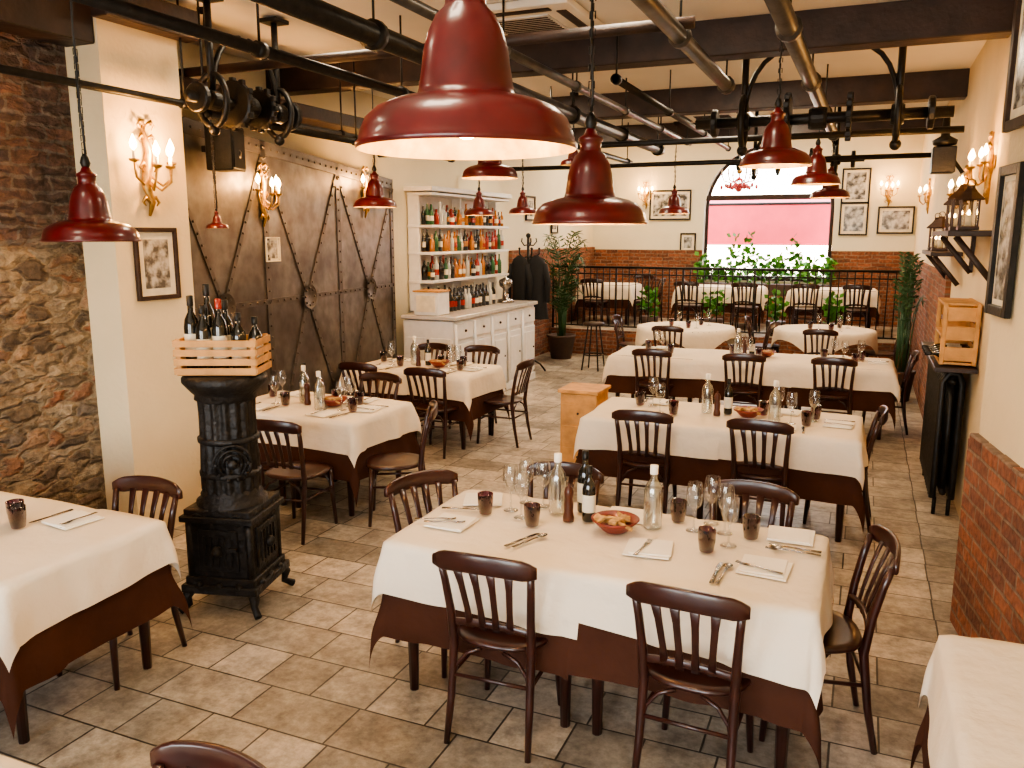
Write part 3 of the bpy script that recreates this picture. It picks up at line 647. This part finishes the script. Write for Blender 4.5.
for x,y,r in ((-1.80,3.58,-1.3),(-1.36,3.30,-.35),(-.48,3.27,.0),(-.2,3.68,1.5)): it(KN,x,y,Z1+.001,r)
for x,y,r in ((-1.32,3.30,-.4),(-.45,3.27,-.08),(-.2,3.64,1.5)): it(SPN,x,y,Z1+.001,r)
for (x0,x1,y0,y1,k,ends) in [(-1.93,.03,5.95,6.8,2,1),(-2.70,.33,9.3,10.15,3,1),(-4.78,-3.47,5.05,5.9,2,1),(-5.0,-3.57,7.2,8.0,2,1)]:
    w=(x1-x0)/k
    for i in range(k):
        xm=x0+w*(i+.5); setting(xm,y0+.13,0,Z1); setting(xm-.05,y1-.13,pi,Z1)
    if ends: setting(x1-.13,(y0+y1)/2,pi/2,Z1)
    xm=(x0+x1)/2; ym=(y0+y1)/2
    it(WB,xm-.12,ym+.04,Z1); it(OB,xm+.04,ym+.05,Z1); it(PM,xm-.03,ym-.04,Z1); it(BW,xm+.2,ym+.0,Z1)
it(WB,-.55,6.3,Z1); it(WB,-3.95,5.32,Z1); it(VB,-4.28,5.57,Z1)
it(TU,-3.72,2.56,Z1); it(TU,-3.62,2.05+.12,Z1); setting(-3.5,2.68,pi,Z1,False)
for x,y in ((-2.7,12.6),(-2.3,12.9),(-2.4,12.4),(-.7,13.0),(-.3,13.3),(-.4,12.8)): it(TU,x,y,.768); it(WG,x+.12,y,.768)

# ------------------------------------------------------------ cast iron stove
b=MB(); I=STOVE
for sx in (-1,1):
    for sy in (-1,1):
        b.tube([(sx*.17,sy*.17,.16),(sx*.21,sy*.21,.10),(sx*.20,sy*.20,.05),(sx*.24,sy*.24,.015)],[.035,.03,.02,.022],I,8)
b.box((0,0,.15),(.46,.46,.05),I); b.box((0,0,.195),(.42,.42,.05),I)
b.box((0,0,.38),(.38,.38,.34),I)
for sx in (-1,1):
    for sy in (-1,1): b.tube([(sx*.18,sy*.18,.2),(sx*.18,sy*.18,.56)],.022,I,8)
b.box((0,0,.565),(.44,.44,.035),I); b.box((0,0,.60),(.40,.40,.04),I)
for g in (0,pi/2,pi,-pi/2):
    R=Matrix.Rotation(g,3,'Z')
    b.box(R@Vector((0,-.195,.38)),(.24,.02,.24),I,R=R)
    for k in range(5): b.box(R@Vector((-.08+.04*k,-.208,.38)),(.014,.012,.18),I,R=R)
    b.sphere(R@Vector((0,-.215,.38)),.035,I,8)
    for k in range(3): b.sphere(R@Vector((-.12+.12*k,-.215,.175)),.022,I,6)
    for sd in (-1,1):
        b.tube([R@Vector((sd*(.12+.03*math.cos(a)),-.2,.565+.03*math.sin(a))) for a in [i*pi/4 for i in range(9)]],.008,I,5)
b.box((.1,-.22,.40),(.05,.03,.02),I)
b.lathe([(.20,.61),(.20,.64),(.17,.66),(.175,.68),(.16,.70),(.158,.71)],(0,0,0),I,32)
vs=[];fs=[];n=96;zs2=[(.70,.160),(.78,.160),(.95,.152),(1.15,.150),(1.24,.154)]
for z,r in zs2:
    for k in range(n): g=2*pi*k/n; rr=r+.008*math.cos(g*16); vs.append((rr*math.cos(g),rr*math.sin(g),z))
for i in range(len(zs2)-1):
    for k in range(n): fs.append([i*n+k,i*n+(k+1)%n,(i+1)*n+(k+1)%n,(i+1)*n+k])
b.add(vs,fs,I,True)
for z in (.80,1.0): b.lathe([(.155,z-.02),(.17,z-.012),(.172,z+.012),(.155,z+.02)],(0,0,0),I,32)
b.lathe([(.15,1.22),(.175,1.235),(.17,1.26),(.19,1.28),(.215,1.31),(.235,1.335),(.235,1.36),(.22,1.375),(.001,1.38)],(0,0,0),I,36)
R=Matrix.Rotation(.55,3,'Z')
for rr in (.10,.075,.05):
    b.tube([R@Vector((rr*math.cos(g),-.165-.02*math.sin(g),.88+rr*1.1*math.sin(g))) for g in [i*pi/12 for i in range(25)]],.008,I,6)
b.sphere(R@Vector((0,-.175,.88)),.03,I,8)
for k in range(10): g=k*2*pi/10; b.sphere(R@Vector((.088*math.cos(g),-.17,.88+.1*math.sin(g))),.012,I,5)
b.obj("cast_iron_stove",(-3.32,3.60,0),.25)
def crate(name,w,d,h,loc,rz,m=WOODL,n=3):
    b=MB(); t=.012
    for sx in (-1,1):
        for sy in (-1,1): b.box((sx*(w/2-.02),sy*(d/2-.02),h/2),(.03,.03,h),m)
    sh=h/n*.72
    for i in range(n):
        z=h*(i+.5)/n
        for s in (-1,1): b.box((0,s*(d/2),z),(w,t,sh),m); b.box((s*(w/2),0,z),(t,d,sh),m)
    b.box((0,0,.008),(w-.02,d-.02,.014),m)
    return b.obj(name,loc,rz)
crate("wine_crate",.45,.28,.205,(-3.32,3.60,1.381),.42,WOODL,4)
c,s=math.cos(.42),math.sin(.42)
for lx,ly,k in ((-.17,.0,1.35),(-.09,.04,1.55),(-.0,-.04,1.3),(.0,.07,1.25),(.10,-.03,1.05),(.17,.05,.95),(-.085,-.06,1.2)):
    o=place(VN if k in (1.3,) else VB,"wine_bottle",(-3.32+lx*c-ly*s,3.60+lx*s+ly*c,1.398),0,(1.1,1.1,k*.97))
b=MB(); b.box((0,0,.38),(.34,.36,.76),WOODL); b.box((0,0,.775),(.38,.40,.03),WOODL)
for z in (.18,.38,.58): b.box((0,-.183,z),(.30,.012,.16),WOODL); b.box((.173,0,z),(.012,.32,.16),WOODL); b.sphere((0,-.195,z),.012,IRONB,6)
b.obj("wooden_side_cabinet",(-2.27,7.0,0),0)

# ------------------------------------------------------------ bar
b=MB(); x0,x1,y0,y1,h=-5.26,-4.55,8.85,11.5,1.16
b.box(((x0+x1)/2,(y0+y1)/2,h/2-.02),(x1-x0,y1-y0,h-.06),WHITEW)
b.box(((x0+x1)/2+.02,(y0+y1)/2,h-.01),(x1-x0+.06,y1-y0+.06,.05),COUNTER)
b.box((x1+.012,(y0+y1)/2,.05),(.03,y1-y0,.1),WHITEW)
nd=5; dw=(y1-y0)/nd
for i in range(nd):
    yc=y0+dw*(i+.5)
    b.box((x1+.012,yc,.98),(.024,dw-.06,.2),WHITEW); b.box((x1+.012,yc,.48),(.024,dw-.06,.68),WHITEW)
    b.box((x1+.028,yc,.48),(.012,dw-.2,.52),WHITEW); b.sphere((x1+.035,yc,.98),.018,IRONB,6); b.sphere((x1+.035,yc+.15,.5),.015,IRONB,6)
    b.tube([(x1+.02,y0+dw*i+.015,.1),(x1+.035,y0+dw*i+.015,.5),(x1+.02,y0+dw*i+.015,1.08)],.02,WHITEW,8)
for k in (-.18,.18): b.box(((x0+x1)/2+k,y0-.01,.5),(.28,.02,.8),WHITEW)
b.obj("bar_counter")
b=MB(); sy0,sy1=9.25,11.6; sx0,sx1=-5.38,-5.02
for y in (sy0,(sy0+sy1)/2,sy1): b.box(((sx0+sx1)/2-.1,y,1.93),(.16,.05,1.5),WHITEW)
b.box((sx0+.02,(sy0+sy1)/2,1.93),(.03,sy1-sy0,1.5),WHITEW)
for z in (1.56,1.92,2.26,2.66): b.box(((sx0+sx1)/2,(sy0+sy1)/2,z),(sx1-sx0,sy1-sy0+.08,.035),WHITEW)
b.box(((sx0+sx1)/2,(sy0+sy1)/2,2.72),(.42,sy1-sy0+.16,.06),WHITEW)
b.obj("bar_shelving")
b=MB()
def addbot(x,y,z,h,r,m):
    b.lathe([(.001,0),(r,0),(r,h*.58),(r*.8,h*.68),(r*.36,h*.78),(r*.36,h*.95),(r*.4,h),(.001,h)],(x,y,z),m,10)
    if random.random()<.5: b.lathe([(r*1.02,h*.2),(r*1.02,h*.45)],(x,y,z),random.choice([LABEL,LABEL,REDB,AMBER]),10)
for z,hh in ((1.578,.29),(1.938,.28),(2.278,.28)):
    for xr in (-5.1,-5.22):
        y=sy0+.1
        while y<sy1-.05:
            if abs(y-(sy0+sy1)/2)>.06: addbot(xr,y,z,hh*random.uniform(.7,1.08),random.uniform(.026,.044),random.choice([AMBER,CLEARB,CLEARB,GRNB,DKGL,DKGL,AMBER,REDB]))
            y+=random.uniform(.085,.13)
for xr in (-5.15,-5.0,-4.9):
    y=9.2
    while y<10.8:
        addbot(xr,y,1.176,random.uniform(.26,.32),.038,random.choice([DKGL,DKGL,DKGL,CLEARB])); y+=random.uniform(.1,.13)
b.obj("liquor_bottle_collection")
b=MB(); b.box((0,0,.14),(.34,.3,.28),WHITEW); b.box((0,-.155,.14),(.26,.012,.2),LABEL); b.box((0,0,.29),(.36,.32,.02),WOODL); b.obj("white_box",(-4.93,9.0,1.178),.0)
b=MB(); b.lathe([(.001,0),(.12,0),(.13,.02),(.11,.05),(.05,.06),(.04,.2),(.09,.24),(.10,.33),(.02,.36),(.001,.4)],(0,0,0),CHROME,20); b.obj("champagne_bucket",(-4.8,11.0,1.178))
# coat stand with two hanging coats
b=MB(); b.tube([(0,0,.0),(0,0,2.12)],.022,IRON,10); b.sphere((0,0,2.14),.04,IRON,8)
for k in range(5):
    g=k*2*pi/5+.4; c,s=math.cos(g),math.sin(g)
    b.tube([(0,0,.25),(.2*c,.2*s,.12),(.28*c,.28*s,0.015)],.016,IRON,8)
    b.tube([(0,0,1.82),(.10*c,.10*s,1.80),(.17*c,.17*s,1.86),(.17*c,.17*s,1.93)],.012,IRON,8); b.sphere((.17*c,.17*s,1.94),.02,IRON,6)
    b.tube([(0,0,2.0),(.08*c,.08*s,1.99),(.13*c,.13*s,2.05),(.12*c,.12*s,2.10)],.010,IRON,8)
for (ox,oy,w0) in ((.16,-.06,.16),(-.08,-.15,.14)):
    vs=[];fs=[];n=20; rows=[(1.84,.03),(1.78,.11),(1.70,w0),(1.5,w0*.95),(1.25,w0*.9),(1.0,w0*1.05),(.86,w0*1.15)]
    for z,r in rows:
        for k in range(n):
            g=2*pi*k/n; rr=r*(1+.12*math.sin(g*5)*(1.9-z)); vs.append((ox+rr*math.cos(g),oy+rr*.6*math.sin(g),z))
    for i in range(len(rows)-1):
        for k in range(n): fs.append([i*n+k,i*n+(k+1)%n,(i+1)*n+(k+1)%n,(i+1)*n+k])
    b.add(vs,fs,BLACKC,True)
    for sd in (-1,1): b.tube([(ox+sd*w0*.8,oy,1.70),(ox+sd*(w0+.04),oy-.02,1.45),(ox+sd*(w0+.03),oy-.03,1.12)],[.055,.05,.045],BLACKC,8)
b.obj("coat_stand",(-4.85,12.0,0))
b=MB(); b.lathe([(.001,.72),(.17,.72),(.18,.74),(.17,.77),(.001,.78)],(0,0,0),IRONB,20)
for k in range(4): g=k*pi/2+.7; b.tube([(.1*math.cos(g),.1*math.sin(g),.72),(.2*math.cos(g),.2*math.sin(g),0)],.013,IRON,8)
b.lathe([(.155,.24),(.165,.25),(.155,.26),(.145,.25),(.155,.24)],(0,0,0),IRON,20); b.obj("bar_stool",(-3.95,12.6,0))

# ------------------------------------------------------------ plants
def frond(b,base,ang,L,h,w,m):
    n=8; P=[]
    for i in range(n+1):
        t=i/n; P.append(Vector((base[0]+math.cos(ang)*L*t,base[1]+math.sin(ang)*L*t,base[2]+h*math.sin(t*pi*.72))))
    sd=Vector((-math.sin(ang),math.cos(ang),0))
    b.tube([tuple(p) for p in P],.005,m,4)
    for i in range(1,n+1):
        for sg in (-1,1):
            q=P[i]; t=(P[i]-P[i-1]).normalized(); l=w*math.sin(pi*min(.95,i/n*.8+.15))*1.6
            tip=q+sd*sg*l+t*l*.7-Vector((0,0,l*.3)); mid=(q+tip)/2
            b.add([q,mid+t*.018,tip,mid-t*.018],[[0,1,2,3]],m)
def palm(name,loc,H,n,potr=.2,poth=.36,m=LEAFD,spread=.5,smin=.35,w=.10):
    b=MB(); b.lathe([(.001,0),(potr*.75,0),(potr,poth*.9),(potr*1.08,poth*.92),(potr*1.08,poth),(potr*.95,poth),(potr*.9,poth*.9),(.001,poth*.88)],(0,0,0),POT,24)
    for i in range(n):
        g=random.uniform(0,2*pi); hh=random.uniform(smin,1)*H; s0=poth*.85
        st=(random.uniform(-.06,.06),random.uniform(-.06,.06),s0)
        mid=(st[0]+.05*math.cos(g),st[1]+.05*math.sin(g),s0+hh*.55); b.tube([st,mid],.008,m,5)
        frond(b,mid,g,random.uniform(.6,1)*spread,hh*.36,w,m)
    b.obj(name,loc)
palm("potted_palm",(-4.86,13.6,0),2.05,44,.24,.42,LEAFD,.40)
palm("potted_palm",(.52,11.8,0),1.75,18,.17,.4,LEAFD,.15,.6,.06)
def bush(b,c,r,n,m,ls=.09):
    for i in range(n):
        d=Vector((random.gauss(0,1),random.gauss(0,1),random.gauss(0,1))).normalized()*random.uniform(.3,1)
        p=Vector(c)+Vector((d.x*r[0],d.y*r[1],d.z*r[2])); a=Vector((random.uniform(-1,1),random.uniform(-1,1),random.uniform(-.3,1))).normalized()*ls
        s=a.cross(Vector((random.uniform(-1,1),random.uniform(-1,1),.5))).normalized()*ls*.4
        b.add([p,p+a*.5+s,p+a,p+a*.5-s],[[0,1,2,3]],m)
b=MB(); b.box((cx,16.75,1.1),(2.5,.3,.22),POT); rawbox(b,cx-1.25,cx+1.25,16.6,16.9,.45,1.0,BRX)
for i in range(9):
    x=cx-1.15+i*.29; hz=.62 if i in (2,3,6) else random.uniform(.2,.42)
    bush(b,(x,16.72,1.30+hz*.5),(.16,.15,hz),70,LEAF,.13)
b.obj("window_planter")
for i,x in enumerate((-3.55,-2.4,-1.35,-.45)):
    b=MB(); b.lathe([(.001,0),(.13,0),(.17,.25),(.16,.25),(.001,.22)],(0,0,0),POT,16); bush(b,(0,0,.5),(.2,.12,.3),90,LEAF,.11); b.obj("potted_shrub",(x,14.66,.45))
b=MB()
for i in range(14): bush(b,(-5+i*.6,22.5,.3+random.uniform(0,.5)),(.6,.5,.9),120,LEAF,.2)
b.obj("garden_hedge")

b=MB(); zt,zb=1.58,.52
b.tube([(XL+.1,14.36,zt),(XR-.1,14.36,zt)],.022,IRON,8); b.tube([(XL+.1,14.36,zb),(XR-.1,14.36,zb)],.014,IRON,8); b.tube([(XL+.1,14.36,zt-.12),(XR-.1,14.36,zt-.12)],.010,IRON,8)
x=XL+.1; k=0
while x<=XR-.09:
    b.tube([(x,14.36,.45 if k%10==0 else zb),(x,14.36,zt)],.02 if k%10==0 else .011,IRON,6); x+=.12; k+=1
for i in range(8):
    y=14.3-.12*i; b.tube([(.66,y,.0 if i in (0,7) else .1),(.66,y,zt-.03*i)],.018 if i in (0,7) else .011,IRON,6)
b.tube([(.66,14.36,zt),(.66,13.46,zt-.21)],.02,IRON,8)
b.obj("iron_railing")

# radiator
b=MB()
for i in range(15):
    y=6.92+i*.085
    b.tube([(.60,y,.14),(.60,y,.25),(.60,y,1.05),(.64,y,1.12),(.70,y,1.12),(.73,y,1.05),(.73,y,.25),(.73,y,.14)],.026,IRON,8); b.tube([(.665,y,.2),(.665,y,1.1)],.024,IRON,6)
for z in (.2,1.06): b.tube([(.665,6.88,z),(.665,8.16,z)],.026,IRON,8)
for y in (6.95,8.08): b.tube([(.62,y,.14),(.62,y,0)],.016,IRON,6); b.tube([(.72,y,.14),(.72,y,0)],.016,IRON,6)
b.obj("cast_iron_radiator")
b=MB(); b.box((.65,7.4,1.19),(.28,1.6,.035),BEAM); b.box((.76,7.0,1.165),(.05,.04,.02),BEAM); b.obj("radiator_shelf")
b=MB()
for z in (1.23,1.43,1.66): b.box((.66,6.95,z),(.24,.55,.018),WOODL)
for y in (6.675,7.225):
    for z in (1.30,1.45,1.59): b.box((.66,y,z),(.24,.016,.10),WOODL)
    for x in (.555,.765): b.box((x,y,1.445),(.03,.03,.45),WOODL)
for z in (1.30,1.45,1.59): b.box((.778,6.95,z),(.012,.55,.10),WOODL)
b.obj("wine_crate_rack")
for y in (6.78,6.9,7.02,7.14): o=place(VB,"wine_bottle",(.77,y,1.285),0); o.rotation_euler=(0,-pi/2,0)
b=MB(); b.box((.64,7.0,2.16),(.30,1.5,.04),BEAM)
for y in (6.4,7.6): b.sweep([(.78,y,1.85),(.70,y,1.95),(.55,y,2.14)],(0,1,0),.05,.04,BEAM); b.box((.78,y,2.0),(.03,.05,.3),BEAM)
b.box((.66,9.0,1.98),(.26,1.3,.04),BEAM)
for y in (8.5,9.5): b.sweep([(.78,y,1.7),(.70,y,1.8),(.57,y,1.96)],(0,1,0),.05,.04,BEAM)
b.obj("wall_shelf")
def lantern(loc,s=1):
    b=MB(); b.box((0,0,.015),(.15,.15,.03),IRONB)
    for sx in (-1,1):
        for sy in (-1,1): b.box((sx*.062,sy*.062,.13),(.014,.014,.22),IRONB)
    b.lathe([(.10,.235),(.105,.245),(.05,.30),(.03,.33),(.03,.35),(.001,.355)],(0,0,0),IRONB,4,False)
    b.box((0,0,.13),(.115,.115,.2),GLASS); b.tube([(0,0,.03),(0,0,.12)],.025,LABEL,10); b.lathe([(.006,.12),(.011,.135),(.001,.16)],(0,0,0),FLAME,8)
    b.tube([(.03*math.cos(g),0,.37+.03*math.sin(g)) for g in [i*pi/5 for i in range(11)]],.004,IRON,5)
    o=b.obj("lantern",loc); o.scale=(s,s,s)
for y,z,s in ((6.45,2.182,.85),(6.95,2.182,.95),(7.45,2.182,.85),(8.7,2.002,.9),(9.2,2.002,.9)): lantern((.62,y,z),s)
b=MB(); b.box((0,0,.12),(.2,.2,.24),IRON); b.lathe([(.02,.24),(.10,.26),(.11,.3),(.04,.34),(.03,.5),(.001,.52)],(0,0,0),IRON,16); b.sphere((0,0,.55),.05,IRON,8); b.tube([(0,0,.1),(.1,0,.1),(.17,0,.0)],.02,IRON,6); b.obj("antique_lantern_head",(.60,8.9,2.72))

# ------------------------------------------------------------ light & camera
W=bpy.data.worlds.new("World"); bpy.context.scene.world=W; W.use_nodes=True
nt=W.node_tree; bg=nt.nodes["Background"]
sky=N(nt,"ShaderNodeTexSky"); sky.sky_type='NISHITA'; sky.sun_disc=False; sky.sun_elevation=.7
mx=N(nt,"ShaderNodeMix",data_type='RGBA'); mx.inputs[0].default_value=.85; nt.links.new(sky.outputs[0],mx.inputs[6]); mx.inputs[7].default_value=(1,.95,.93,1)
nt.links.new(mx.outputs[2],bg.inputs[0]); bg.inputs[1].default_value=6.0
light("rear_daylight_fill",'AREA',(-3.3,-2.95,1.8),42,(1,.92,.82),2.1,(pi/2,0,0),2.5)  # area lamps added behind the camera, simulating daylight from unseen rear openings
light("rear_daylight_fill",'AREA',(-.4,-2.95,1.8),52,(1,.92,.82),2.3,(pi/2,0,0),2.5)
for x,y,z,e in ((-1.2,5.0,3.74,34),(-3.6,5.2,3.74,24),(-1.2,8.4,3.74,38),(-3.6,8.6,3.74,28),(-1.2,11.6,3.74,44),(-3.8,11.4,3.74,38),(-3.8,15,4.28,70),(-1.0,15,4.28,70),(-1.2,1.5,3.74,24),(-3.4,1.6,3.74,14)):  # unseen area lamps added under the ceiling to brighten the room, no fixtures
    light("ceiling_fill_light",'AREA',(x,y,z),e,(1,.81,.58),.5)
try:
    bpy.context.scene.view_settings.look='AgX - Medium High Contrast'
except Exception: pass
bpy.context.scene.view_settings.exposure=0.25
cam=bpy.data.cameras.new("Camera"); co=bpy.data.objects.new("Camera",cam); COL.objects.link(co); bpy.context.scene.camera=co
cam.lens=820/1024*36; cam.sensor_width=36; cam.clip_end=200
co.location=(0,0,2.15); co.rotation_euler=(pi/2-math.radians(10.3),0,math.radians(23.13))
